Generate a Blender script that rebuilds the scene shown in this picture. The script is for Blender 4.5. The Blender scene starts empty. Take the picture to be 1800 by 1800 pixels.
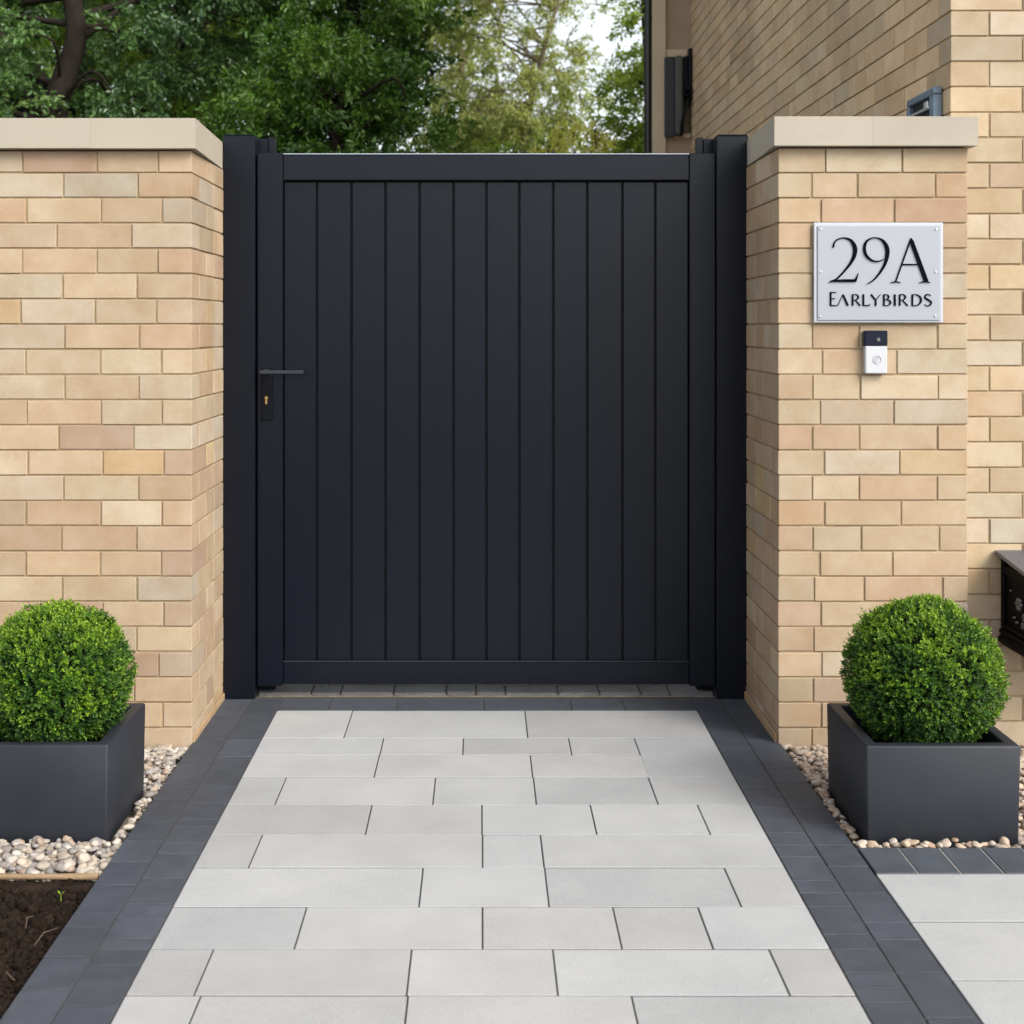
import bpy, bmesh, math, random
import numpy as np
from mathutils import Vector, noise

random.seed(7)
RNG = np.random.default_rng(11)
SC = bpy.context.scene
COL = SC.collection
K, CX, CY, H = 2350.0, 847.0, 573.0, 1.243      # focal length and vanishing point of the 1800 px photograph, eye height


def at(px, py, d):
    return Vector(((px - CX) / K * d, d, H - (py - CY) / K * d))


def gy(py):                                      # distance of a ground point seen at row py
    return K * H / (py - CY)


# ------------------------------------------------------------------ mesh builder
class MB:
    def __init__(self):
        self.v, self.loops, self.sizes, self.tint, self.rnd, self.mi = [], [], [], [], [], []
        self.n = 0

    def add(self, verts, faces, tint=(1, 1, 1), rnd=0.0, mi=0):
        verts = np.asarray(verts, dtype=np.float64).reshape(-1, 3)
        self.v.append(verts)
        fl = [len(f) for f in faces]
        self.loops.append(np.array([i for f in faces for i in f], dtype=np.int64) + self.n)
        self.sizes.append(np.array(fl, dtype=np.int64))
        k = len(fl)
        self.tint.append(np.tile(np.array([*tint, 1.0]), (k, 1)))
        self.rnd.append(np.full(k, rnd))
        self.mi.append(np.full(k, mi, dtype=np.int32))
        self.n += len(verts)

    def add_many(self, verts, faces, tints, rnds, mi=0):
        """verts (N,V,3); faces (F,S) the same for each; tints (N,3); rnds (N,)"""
        N, V, _ = verts.shape
        faces = np.asarray(faces)
        F, S = faces.shape
        self.v.append(verts.reshape(-1, 3))
        off = (np.arange(N) * V)[:, None, None] + self.n
        self.loops.append((faces[None] + off).reshape(-1))
        self.sizes.append(np.full(N * F, S, dtype=np.int64))
        t = np.concatenate([tints, np.ones((N, 1))], 1)
        self.tint.append(np.repeat(t, F, 0))
        self.rnd.append(np.repeat(rnds, F))
        self.mi.append(np.full(N * F, mi, dtype=np.int32))
        self.n += N * V

    def box(self, x0, x1, y0, y1, z0, z1, b=0.0, **kw):
        if x0 > x1: x0, x1 = x1, x0
        if y0 > y1: y0, y1 = y1, y0
        if z0 > z1: z0, z1 = z1, z0
        b = min(b, (x1 - x0) * .45, (y1 - y0) * .45, (z1 - z0) * .45)
        if b <= 0:
            vs = [(x, y, z) for x in (x0, x1) for y in (y0, y1) for z in (z0, z1)]
            fs = [(0, 1, 3, 2), (4, 6, 7, 5), (0, 4, 5, 1), (2, 3, 7, 6), (0, 2, 6, 4), (1, 5, 7, 3)]
            self.add(vs, fs, **kw)
            return
        c = ((x0 + x1) / 2, (y0 + y1) / 2, (z0 + z1) / 2)
        e = ((x1 - x0) / 2, (y1 - y0) / 2, (z1 - z0) / 2)
        vs, idx = [], {}
        for sx in (-1, 1):
            for sy in (-1, 1):
                for sz in (-1, 1):
                    s = (sx, sy, sz)
                    for a in range(3):
                        idx[(s, a)] = len(vs)
                        vs.append(tuple(c[k] + s[k] * (e[k] if k == a else e[k] - b) for k in range(3)))
        fs = []
        S = (-1, 1)
        for a in range(3):
            p, q = (a + 1) % 3, (a + 2) % 3
            for sg in S:
                f = []
                for (u, w) in ((-1, -1), (1, -1), (1, 1), (-1, 1)):
                    s = [0, 0, 0]; s[a] = sg; s[p] = u; s[q] = w
                    f.append(idx[(tuple(s), a)])
                fs.append(tuple(f if sg > 0 else f[::-1]))
        for a in range(3):                       # edges along axis a
            p, q = (a + 1) % 3, (a + 2) % 3
            for u in S:
                for w in S:
                    s0 = [0, 0, 0]; s0[p] = u; s0[q] = w; s0[a] = -1
                    s1 = list(s0); s1[a] = 1
                    f = [idx[(tuple(s0), p)], idx[(tuple(s0), q)], idx[(tuple(s1), q)], idx[(tuple(s1), p)]]
                    fs.append(tuple(f if u * w < 0 else f[::-1]))
        for sx in S:
            for sy in S:
                for sz in S:
                    s = (sx, sy, sz)
                    f = [idx[(s, 0)], idx[(s, 1)], idx[(s, 2)]]
                    fs.append(tuple(f if sx * sy * sz > 0 else f[::-1]))
        self.add(vs, fs, **kw)

    def prism(self, poly, z0, z1, tint=(1, 1, 1), rnd=0, mi=0, b=0.0):
        """plan polygon (x,y) counter-clockwise, extruded in z, with a small chamfer on top"""
        n = len(poly)
        vs = [(x, y, z0) for x, y in poly]
        fs = [tuple(range(n))[::-1]]
        if b > 0:
            cx = []
            for i in range(n):
                p0, p1, p2 = Vector(poly[i - 1]), Vector(poly[i]), Vector(poly[(i + 1) % n])
                d1, d2 = (p1 - p0).normalized(), (p2 - p1).normalized()
                n1, n2 = Vector((-d1.y, d1.x)), Vector((-d2.y, d2.x))
                m = (n1 + n2)
                m = m / max(m.dot(n1), .3)
                cx.append(p1 + m * b)
            vs += [(x, y, z1 - b) for x, y in poly] + [(p.x, p.y, z1) for p in cx]
            for i in range(n):
                j = (i + 1) % n
                fs += [(i, j, n + j, n + i), (n + i, n + j, 2 * n + j, 2 * n + i)]
            fs.append(tuple(range(2 * n, 3 * n)))
        else:
            vs += [(x, y, z1) for x, y in poly]
            for i in range(n):
                j = (i + 1) % n
                fs.append((i, j, n + j, n + i))
            fs.append(tuple(range(n, 2 * n)))
        self.add(vs, fs, tint=tint, rnd=rnd, mi=mi)

    def tube(self, pts, radii, sides=8, tint=(1, 1, 1), rnd=0, mi=0, wob=0.0, cap=True):
        pts = [Vector(p) for p in pts]
        n = len(pts)
        vs = []
        up = Vector((0.31, 0.17, .93))
        for i, p in enumerate(pts):
            t = (pts[min(i + 1, n - 1)] - pts[max(i - 1, 0)]).normalized()
            a = t.cross(up)
            if a.length < 1e-3: a = t.cross(Vector((1, 0, 0)))
            a.normalize()
            b_ = t.cross(a)
            for k in range(sides):
                th = 2 * math.pi * k / sides
                r = radii[i] * (1 + (wob * (random.random() - .5) if wob else 0))
                vs.append(p + (a * math.cos(th) + b_ * math.sin(th)) * r)
        fs = []
        for i in range(n - 1):
            for k in range(sides):
                k2 = (k + 1) % sides
                fs.append((i * sides + k, (i + 1) * sides + k, (i + 1) * sides + k2, i * sides + k2))
        if cap:
            fs.append(tuple(range(sides)))
            fs.append(tuple((n - 1) * sides + k for k in range(sides))[::-1])
        self.add([tuple(v) for v in vs], fs, tint=tint, rnd=rnd, mi=mi)

    def build(self, name, mats, parent=None, smooth=False):
        me = bpy.data.meshes.new(name)
        v = np.concatenate(self.v); lp = np.concatenate(self.loops); sz = np.concatenate(self.sizes)
        if parent is not None:
            v = v - np.array(parent.location)
        me.vertices.add(len(v)); me.vertices.foreach_set("co", v.astype(np.float32).ravel())
        me.loops.add(len(lp)); me.loops.foreach_set("vertex_index", lp.astype(np.int32))
        me.polygons.add(len(sz))
        me.polygons.foreach_set("loop_start", np.concatenate([[0], np.cumsum(sz)[:-1]]).astype(np.int32))
        me.polygons.foreach_set("material_index", np.concatenate(self.mi))
        me.polygons.foreach_set("use_smooth", np.full(len(sz), bool(smooth)))
        me.update(calc_edges=True)
        a = me.attributes.new("tint", 'FLOAT_COLOR', 'FACE')
        a.data.foreach_set("color", np.concatenate(self.tint).astype(np.float32).ravel())
        r = me.attributes.new("rnd", 'FLOAT', 'FACE')
        r.data.foreach_set("value", np.concatenate(self.rnd).astype(np.float32))
        for m in (mats if isinstance(mats, (list, tuple)) else [mats]):
            me.materials.append(m)
        o = bpy.data.objects.new(name, me)
        COL.objects.link(o)
        if parent is not None:
            o.parent = parent
        return o


def thing(name, label, cat, loc=(0, 0, 0), group=None):
    o = bpy.data.objects.new(name, None)
    o.location = loc
    o.empty_display_size = .1
    COL.objects.link(o)
    o["label"] = label; o["category"] = cat
    if group: o["group"] = group
    return o


def tag(o, label=None, cat=None, group=None, kind=None):
    if label: o["label"] = label
    if cat: o["category"] = cat
    if group: o["group"] = group
    if kind: o["kind"] = kind
    return o


# ------------------------------------------------------------------ materials
def mat(name, color=(.5, .5, .5), rough=.6, tint=False, mott=0.0, mott_scale=20.0, mott_col=None, fine=0.0, fine_scale=300.0,
        bump=0.0, bump_scale=200.0, spec=.5, metal=0.0, transl=0.0, coat=0.0, stretch=(1, 1, 1), big=0.0, big_scale=1.5, hue_noise=None):
    m = bpy.data.materials.new(name); m.use_nodes = True
    nt = m.node_tree; N = nt.nodes; L = nt.links
    bs = N["Principled BSDF"]
    bs.inputs["Roughness"].default_value = rough
    bs.inputs["Metallic"].default_value = metal
    bs.inputs["Specular IOR Level"].default_value = spec
    bs.inputs["Coat Weight"].default_value = coat
    tc = N.new("ShaderNodeTexCoord")
    geo = N.new("ShaderNodeNewGeometry")
    ra = N.new("ShaderNodeAttribute"); ra.attribute_name = "rnd"
    vm = N.new("ShaderNodeVectorMath"); vm.operation = 'MULTIPLY_ADD'
    L.new(ra.outputs["Fac"], vm.inputs[0]); vm.inputs[1].default_value = (37, 53, 71)
    L.new(geo.outputs["Position"], vm.inputs[2])
    sc = N.new("ShaderNodeVectorMath"); sc.operation = 'MULTIPLY'
    L.new(vm.outputs[0], sc.inputs[0]); sc.inputs[1].default_value = stretch
    vec = sc.outputs[0]
    rgb = N.new("ShaderNodeRGB"); rgb.outputs[0].default_value = (*color, 1)
    out = rgb.outputs[0]

    def mul(a, b):
        x = N.new("ShaderNodeMix"); x.data_type = 'RGBA'; x.blend_type = 'MULTIPLY'; x.inputs[0].default_value = 1
        L.new(a, x.inputs[6]); L.new(b, x.inputs[7]); return x.outputs[2]

    def ramp(fac, lo, hi, p0=.3, p1=.7):
        r = N.new("ShaderNodeValToRGB")
        r.color_ramp.elements[0].position = p0; r.color_ramp.elements[1].position = p1
        r.color_ramp.elements[0].color = (*lo, 1); r.color_ramp.elements[1].color = (*hi, 1)
        L.new(fac, r.inputs[0]); return r.outputs[0]

    def nz(scale, detail=4.0, rgh=.6, v=None):
        n = N.new("ShaderNodeTexNoise"); n.inputs["Scale"].default_value = scale
        n.inputs["Detail"].default_value = detail; n.inputs["Roughness"].default_value = rgh
        L.new(v or vec, n.inputs["Vector"]); return n
    if tint:
        ta = N.new("ShaderNodeAttribute"); ta.attribute_name = "tint"
        out = mul(out, ta.outputs["Color"])
    if mott:
        lo = tuple(1 - mott * c for c in (mott_col or (.8, .9, 1.0)))
        out = mul(out, ramp(nz(mott_scale).outputs["Fac"], lo, (1 + mott * .35,) * 3))
    if big:
        out = mul(out, ramp(nz(big_scale, 3, .5, geo.outputs["Position"]).outputs["Fac"], (1 - big,) * 3, (1 + big * .3,) * 3, .35, .65))
    if fine:
        out = mul(out, ramp(nz(fine_scale, 2, .7).outputs["Fac"], (1 - fine,) * 3, (1 + fine * .5,) * 3, .35, .65))
    L.new(out, bs.inputs["Base Color"])
    if bump:
        b = N.new("ShaderNodeBump"); b.inputs["Strength"].default_value = bump; b.inputs["Distance"].default_value = .004
        L.new(nz(bump_scale, 5, .65).outputs["Fac"], b.inputs["Height"])
        L.new(b.outputs[0], bs.inputs["Normal"])
    if transl:
        t = N.new("ShaderNodeBsdfTranslucent"); L.new(mul(out, _c(N, (1.25, 1.3, .65))), t.inputs["Color"])
        mx = N.new("ShaderNodeMixShader"); mx.inputs[0].default_value = transl
        L.new(bs.outputs[0], mx.inputs[1]); L.new(t.outputs[0], mx.inputs[2])
        L.new(mx.outputs[0], N["Material Output"].inputs["Surface"])
    return m


def _c(N, c):
    r = N.new("ShaderNodeRGB"); r.outputs[0].default_value = (*c, 1); return r.outputs[0]


M = {}
M['brick'] = mat('buff_brick', (1, 1, 1), .88, tint=True, mott=.26, mott_scale=9, mott_col=(.35, .65, 1.0), fine=.10, fine_scale=480,
                 bump=.28, bump_scale=420, spec=.25, big=.07, big_scale=1.1)
M['mortar'] = mat('sand_mortar', (.41, .31, .195), .95, mott=.2, mott_scale=30, fine=.2, fine_scale=500, bump=.5, bump_scale=300, spec=.1)
M['coping'] = mat('cast_stone', (.415, .37, .30), .85, tint=True, mott=.05, mott_scale=6, fine=.06, fine_scale=500, bump=.15, bump_scale=400, spec=.25, big=.06, big_scale=3)
M['slab'] = mat('pale_paving', (.40, .40, .394), .75, tint=True, mott=.11, mott_scale=4.5, mott_col=(1, .95, .9), fine=.15, fine_scale=450,
                bump=.18, bump_scale=350, spec=.3, big=.07, big_scale=1.3)
M['sett'] = mat('charcoal_block', (.066, .074, .089), .62, tint=True, mott=.22, mott_scale=18, mott_col=(1, .97, .9), fine=.2, fine_scale=500, bump=.35, bump_scale=420, spec=.4, big=.1, big_scale=2)
M['joint'] = mat('dark_joint', (.06, .057, .053), .95, fine=.3, fine_scale=300, bump=.5)
M['lightjoint'] = mat('pale_joint', (.26, .25, .23), .95, fine=.3, fine_scale=300, bump=.5)
M['gate'] = mat('anthracite_paint', (.0022, .0042, .0092), .33, tint=True, fine=.06, fine_scale=900, bump=.05, bump_scale=900, spec=.27)
M['lever'] = mat('lever_metal', (.018, .022, .03), .42)
M['black'] = mat('black_metal', (.0018, .0028, .005), .4, spec=.18)
M['relief'] = mat('relief_black', (.02, .024, .03), .18, spec=.9, coat=.6)
M['cast'] = mat('black_cast', (.0025, .0025, .003), .55, spec=.08)
M['gloss'] = mat('gloss_black', (.003, .003, .004), .12, spec=.3, bump=.15, bump_scale=160)
M['lid'] = mat('grey_lid', (.085, .088, .10), .4, spec=.5, bump=.1, bump_scale=300)
M['brass'] = mat('brass', (.75, .5, .2), .25, metal=1)
M['planter'] = mat('planter_grey', (.0215, .0245, .0315), .5, mott=.2, mott_scale=5, mott_col=(1, .97, .9), fine=.15, fine_scale=600, big=.1, big_scale=6, bump=.12, bump_scale=350, spec=.35)
M['soil'] = mat('dark_soil', (.030, .020, .014), .95, tint=True, mott=.5, mott_scale=25, fine=.5, fine_scale=200, bump=1.0, bump_scale=120, spec=.15)
M['pebble'] = mat('pebble', (.93, .91, .88), .8, tint=True, mott=.25, mott_scale=40, fine=.15, fine_scale=350, bump=.3, bump_scale=200, spec=.3)
M['grit'] = mat('grit', (.30, .25, .2), .95, mott=.6, mott_scale=60, fine=.5, fine_scale=250, bump=1, bump_scale=90)
M['wood'] = mat('edging_timber', (.25, .17, .095), .85, mott=.4, mott_scale=12, stretch=(.2, 1, 1), fine=.2, bump=.4)
M['fence'] = mat('fence_timber', (.30, .25, .18), .85, tint=True, mott=.4, mott_scale=8, stretch=(1, 1, .1), bump=.4)
M['bark'] = mat('bark', (.026, .020, .016), .95, mott=.5, mott_scale=20, stretch=(1, 1, .3), bump=1.0, bump_scale=50, spec=.15)
M['palebark'] = mat('pale_bark', (.15, .12, .075), .95, mott=.4, mott_scale=20, bump=.6, bump_scale=60)
M['box'] = mat('boxwood_leaf', (1, 1, 1), .42, tint=True, transl=.22, spec=.4)
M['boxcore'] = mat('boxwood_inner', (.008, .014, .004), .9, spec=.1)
M['leaf'] = mat('glossy_leaf', (1, 1, 1), .30, tint=True, transl=.25, spec=.5)
M['leafsoft'] = mat('thin_leaf', (1, 1, 1), .5, tint=True, transl=.42, spec=.35)
M['plate'] = mat('sign_acrylic', (.325, .345, .385), .28, spec=.5, coat=.3, mott=.03, mott_scale=4)
M['plateedge'] = mat('sign_edge', (.44, .465, .51), .2, spec=.6, coat=.4)
M['letter'] = mat('sign_lettering', (.003, .003, .006), .8, spec=.04)
M['navy'] = mat('navy_lettering', (.004, .006, .014), .8, spec=.04)
M['bellwhite'] = mat('white_plastic', (.50, .51, .53), .35, spec=.5)
M['bellblack'] = mat('navy_gloss', (.006, .009, .022), .2, spec=.25)
M['bellgrey'] = mat('grey_mark', (.45, .46, .48), .5)
M['lens'] = mat('lens', (.20, .22, .20), .15, metal=.6)
M['steel'] = mat('blue_grey_metal', (.20, .27, .35), .38, metal=.35, spec=.5, mott=.25, mott_scale=25)
M['dark'] = mat('dark_recess', (.012, .012, .012), .6)
M['chrome'] = mat('pale_metal', (.6, .62, .66), .3, metal=.6)
M['trim'] = mat('cream_trim', (.60, .48, .33), .75, mott=.12, mott_scale=4, bump=.1)
M['render'] = mat('niche_render', (.38, .29, .20), .85, mott=.15, mott_scale=6, bump=.2)
M['pipe'] = mat('black_pipe', (.012, .010, .010), .35)
M['unitnavy'] = mat('navy_panel', (.012, .02, .030), .35)
M['unitgrey'] = mat('grey_panel', (.075, .075, .065), .5)
M['roof'] = mat('roof_tile', (.09, .06, .045), .8, mott=.3, bump=.3)
M['added_asphalt'] = mat('added_asphalt', (.05, .05, .052), .85, fine=.4, fine_scale=200, bump=.6, bump_scale=150)
M['grass'] = mat('lawn', (.06, .10, .025), .9, mott=.4, mott_scale=3, fine=.5, fine_scale=80, bump=1, bump_scale=40)
M['backpave'] = mat('rear_paving', (.20, .20, .205), .85, tint=True, mott=.25, mott_scale=9, fine=.25, fine_scale=200, bump=.4)
M['sand'] = mat('pale_sand', (.46, .38, .27), .95, mott=.6, mott_scale=35, bump=.8, bump_scale=120)
M['twig'] = mat('twig', (.09, .06, .04), .9)
M['fillet'] = mat('tan_fillet', (.38, .26, .14), .9, mott=.2, mott_scale=12)
M['strip'] = mat('glint_strip', (.55, .6, .68), .3, metal=.7)  # edge highlight of the gate's top rail, put into a colour
M['sprout'] = mat('sprout_leaf', (.22, .36, .03), .5, transl=.3)

# ------------------------------------------------------------------ bricks
PAL = [(.60, .465, .315), (.61, .495, .34), (.575, .435, .30), (.555, .405, .285), (.585, .49, .365), (.62, .47, .28), (.58, .45, .305),
       (.64, .53, .38), (.545, .425, .30), (.615, .485, .325)]
WTS = [3, 3, 3, .9, 2.4, 1.6, 3, 2.6, 1.2, 3]
PALH = [(.64, .52, .355), (.66, .55, .39), (.61, .48, .32), (.66, .535, .35), (.60, .49, .35), (.68, .58, .44)]
PALS = [(.95, .71, .45), (.93, .69, .445), (.94, .715, .465), (.90, .675, .43)]  # side wall: same house brick, extra light painted into its tone
D1, D2 = 3.98, 4.46
GAP = .0055
BEV = .0013


def brick_tint(pal, wts=None, dim=1.0):
    c = random.choices(pal, wts)[0]
    j = random.uniform(.89, 1.08) * dim * .735
    h = random.gauss(0, .03)
    return tuple(min(.8, x * j * q) for x, q in zip(c, (1.0 + h * .3, .99 - h * .4, 1.01 - h)))


def brick(mb, x0, x1, y0, y1, z0, z1, tint):
    j = lambda: random.uniform(-.0011, .0011)
    mb.box(x0 + j(), x1 + j(), y0 + j(), y1 + j(), z0 + j() * .7, z1 + j() * .7, BEV, tint=tint, rnd=random.random())


def courses(ztop_joint, c, zmin, zmax):
    """centre lines of the bed joints from top to bottom"""
    k = math.floor((ztop_joint - zmin) / c)
    up = math.ceil((zmax - ztop_joint) / c)
    return [ztop_joint - i * c for i in range(-up, k + 2)]


def row_bricks(mb, edges, z0, z1, horiz, face, depth, sign, pal, wts=None, zcap=None, dimf=None):
    """a row of bricks. horiz 'x': edges run along x, outward face at y = face looking -y.
       horiz 'y': edges along y, outward face at x = face, sign = direction of the outward normal"""
    g = GAP / 2
    for a, b in zip(edges[:-1], edges[1:]):
        if b - a < .02: continue
        t = brick_tint(pal, wts)
        if dimf: t = dimf((a + b) / 2, (z0 + z1) / 2, t)
        if horiz == 'x':
            brick(mb, a + g, b - g, face, face + depth, z0 + g, z1 - g, t)
        else:
            lo, hi = (face - depth, face) if sign > 0 else (face, face + depth)
            brick(mb, lo, hi, a + g, b - g, z0 + g, z1 - g, t)


def runs(start, stop, step, first=None):
    e = [start]
    x = start + (first if first else step)
    sgn = 1 if stop > start else -1
    while (x - stop) * sgn < -.03:
        e.append(x); x += step * sgn
    e.append(stop)
    return sorted(e)


# ---- left wall
XL = -.864
wall = thing('garden_wall', 'long buff brick wall with pale flat coping on the left of the dark gate', 'wall', (-1.9, D1, 0))
mb = MB()
TOPL = 1.768
WBOT = -.10
DEPTH = .50
mb.box(-3.6, XL - .0043, D1 + .0043, D1 + DEPTH - .0043, WBOT, TOPL - .003, mi=1)
js = courses(1.699, .0751, WBOT, TOPL)
for i in range(len(js) - 1):
    z1, z0 = js[i], js[i + 1]
    z1 = min(z1, TOPL - .002)
    if z1 - z0 < .02: continue
    odd = (i + 1) % 2
    jit = random.uniform(-.012, .012)
    if odd:     # last brick on the corner is a header, its length shows in the reveal
        pts = [(43 - CX) / 590, (174 - CX) / 590, (281 - CX) / 590]
        ed = [pts[0] - .222 * k for k in range(12, 0, -1)] + pts
        ed = [e + jit for e in ed]
        row_bricks(mb, ed, z0, z1, 'x', D1, .1025, 0, PAL, WTS)
        brick(mb, ed[-1] + GAP / 2, XL, D1, D1 + .215, z0 + GAP / 2, z1 - GAP / 2, brick_tint(PAL, WTS))
        row_bricks(mb, [D1 + .2187, D1 + .335, D1 + DEPTH], z0, z1, 'y', XL, .1025, 1, PAL, WTS)
    else:
        pts = [(107 - CX) / 590, (238 - CX) / 590]
        ed = [pts[0] - .222 * k for k in range(12, 0, -1)] + pts
        ed = [e + jit for e in ed]
        row_bricks(mb, ed, z0, z1, 'x', D1, .1025, 0, PAL, WTS)
        brick(mb, ed[-1] + GAP / 2, XL, D1, D1 + .1025, z0 + GAP / 2, z1 - GAP / 2, brick_tint(PAL, WTS))
        row_bricks(mb, [D1 + .1065, D1 + .325, D1 + DEPTH], z0, z1, 'y', XL, .1025, 1, PAL, WTS)
mb.build('brickwork', [M['brick'], M['mortar']], wall)
mb = MB()
xj = (158 - CX) / 596
mb.box(-3.62, xj - .0002, D1 - .032, D1 + DEPTH + .03, TOPL, 1.857, .0007, tint=(1.0, 1.0, .995), rnd=.3)
mb.prism([(xj + .0002, D1 - .032), (XL + .018, D1 - .032), (XL - .002, D2 - .002), (XL - .002, D1 + DEPTH + .03), (xj + .0002, D1 + DEPTH + .03)],
         TOPL, 1.857, tint=(1.015, 1.01, 1.0), rnd=.8, b=.0007)
mb.build('coping', M['coping'], wall)
mb = MB()
mb.box(XL + .0005, XL + .007, D1 + .01, D2 - .002, -.03, .020, .002)
mb.build('mortar_fillet', M['fillet'], wall)

# ---- right pillar, butting against the corner of the house
XP0, XP1 = .883, 1.446
HX, HD = 1.415, D1 + .055                      # corner of the house
pil = thing('brick_pillar', 'buff brick gate pillar with pale coping carrying the house number plate', 'pillar', (1.16, D1, 0))
TOPR = 1.776
mb = MB()
mb.box(XP0 + .0043, HX - .010, D1 + .0043, D1 + DEPTH - .0043, WBOT, TOPR - .003, mi=1)
mb.box(HX - .0098, XP1 - .0043, D1 + .0043, HD - .006, WBOT, TOPR - .0032, mi=1)
js = courses(1.699, .0751, WBOT, TOPR)
for i in range(len(js) - 1):
    z1, z0 = js[i], js[i + 1]
    z1 = min(z1, TOPR - .002)
    if z1 - z0 < .02: continue
    jit = random.uniform(-.016, .016)
    if (i + 1) % 2:
        e = [XP0, XP0 + .1025 + jit * .4, (1513 - CX) / 590 + jit, (1650 - CX) / 590 + jit, XP1]
        d0, rest = .215, [D1 + .2187, D1 + .34, D1 + DEPTH]
    else:
        e = [XP0, XP0 + .132 + jit * .6, (1577 - CX) / 590 + jit, XP1]
        d0, rest = .1025, [D1 + .1065, D1 + .325, D1 + DEPTH]
    brick(mb, e[0], e[1] - GAP / 2, D1, D1 + d0, z0 + GAP / 2, z1 - GAP / 2, brick_tint(PAL, WTS))
    row_bricks(mb, e[1:-1], z0, z1, 'x', D1, .1, 0, PAL, WTS)
    brick(mb, e[-2] + GAP / 2, XP1, D1, HD - .003, z0 + GAP / 2, z1 - GAP / 2, brick_tint(PAL, WTS))
    row_bricks(mb, rest, z0, z1, 'y', XP0, .1025, -1, PAL, WTS)
mb.build('brickwork', [M['brick'], M['mortar']], pil)
mb = MB()
xj = (1535 - CX) / 596
mb.prism([(XP0 - .019, D1 - .032), (xj - .0002, D1 - .032), (xj - .0002, D1 + DEPTH + .03), (XP0 + .002, D1 + DEPTH + .03), (XP0 + .002, D2 - .002)],
         TOPR, 1.862, tint=(1.0,) * 3, rnd=.2, b=.0007)
mb.prism([(xj + .0002, D1 - .032), (1.466, D1 - .032), (1.466, HD - .003), (HX - .006, HD - .003), (HX - .006, D1 + DEPTH + .03),
          (xj + .0002, D1 + DEPTH + .03)], TOPR, 1.862, tint=(.985, .985, .98), rnd=.7, b=.0007)
mb.build('coping', M['coping'], pil)
mb = MB()
mb.box(XP0 - .008, XP0 - .0005, D1 + .01, D2 - .002, -.03, .026, .002)
mb.build('mortar_fillet', M['fillet'], pil)

# ------------------------------------------------------------------ house
house = thing('brick_house', 'tall buff brick house whose long side wall recedes behind the gate pillar', 'house', (HX + 1.5, 7, 0))
FAR = 9.05
HT = 5.3
mb = MB()
mb.box(HX + .0043, 6.0, HD + .0043, FAR + .24, WBOT, HT, mi=1)
mb.box(HX + .3, 6.0, FAR + .2402, 10.6, WBOT, HT, mi=1)
c = .0766
zj = H - (375.8 - CY) / (K / HD)
js = courses(zj, c, WBOT, HT)


def stain(y, z, t):
    n = noise.noise(Vector((y * .9, z * 2.2, 3.1))) + .5 * noise.noise(Vector((y * 2.5, z * 4, 9.7)))
    k = 1.0
    if n > .30 and random.random() < .7: k = .84
    return tuple(x * k for x in t)


for i in range(len(js) - 1):
    z1, z0 = min(js[i], HT), js[i + 1]
    if z1 - z0 < .02: continue
    g = GAP / 2
    if i % 2:
        w, d = .117, .215
    else:
        w, d = .217, .1025
    brick(mb, HX, HX + w - g, HD, HD + d, z0 + g, z1 - g, brick_tint(PALH))
    row_bricks(mb, runs(HX + w, 3.4, .225), z0, z1, 'x', HD, .1025, 0, PALH)
    row_bricks(mb, runs(HD + d + GAP / 2, FAR, .225), z0, z1, 'y', HX, .1025, -1, PALS, dimf=stain)
mb.build('wall', [M['brick'], M['mortar']], house)
# return at the far end of the side wall, with the niche, cream corner and black rainwater pipe
mb = MB()
XR = (1165 - CX) / K * FAR
mb.box(XR + .02, HX + .004, FAR + .10, FAR + .22, WBOT, HT - .02)
mb.box(XR + .02, HX + .003, FAR, FAR + .0995, WBOT, at(0, 243, FAR).z)
mb.box(XR + .02, HX + .003, FAR, FAR + .0995, at(0, 90, FAR).z, HT - .03)
mb.build('return_wall', M['render'], house)
mb = MB()
mb.box((1146 - CX) / K * FAR, XR + .018, FAR - .03, FAR + .21, WBOT, HT - .01, .004)
mb.box(XR + .02, HX - .004, FAR - .018, FAR + .06, at(0, 88, FAR).z - .05, at(0, 88, FAR).z, .003)
mb.box(XR + .02, HX - .004, FAR - .012, FAR + .06, at(0, 243, FAR).z - .002, at(0, 243, FAR).z + .03, .003)
mb.build('corner_trim', M['trim'], house)
mb = MB()
xp = (1139.5 - CX) / K * FAR
mb.tube([(xp, FAR + .02, -.05), (xp, FAR + .02, HT - .05)], [.026, .026], 14)
for z in (.5, 1.9, 3.3):
    mb.tube([(xp, FAR + .02, z), (xp, FAR + .02, z + .05)], [.031, .031], 14)
mb.build('drainpipe', M['pipe'], house, smooth=False)
mb = MB()
for a, b in ((0, 1), (1, 0)):
    pass
mb.add([(XR - .25, HD - .25, HT), (6.2, HD - .25, HT), (6.2, 10.85, HT), (XR - .25, 10.85, HT),
        (3.7, HD + .1, HT + 1.7), (3.7, 10.5, HT + 1.7)],
       [(0, 1, 4), (1, 2, 5, 4), (2, 3, 5), (3, 0, 4, 5), (3, 2, 1, 0)])
mb.build('roof', M['roof'], house)

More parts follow.
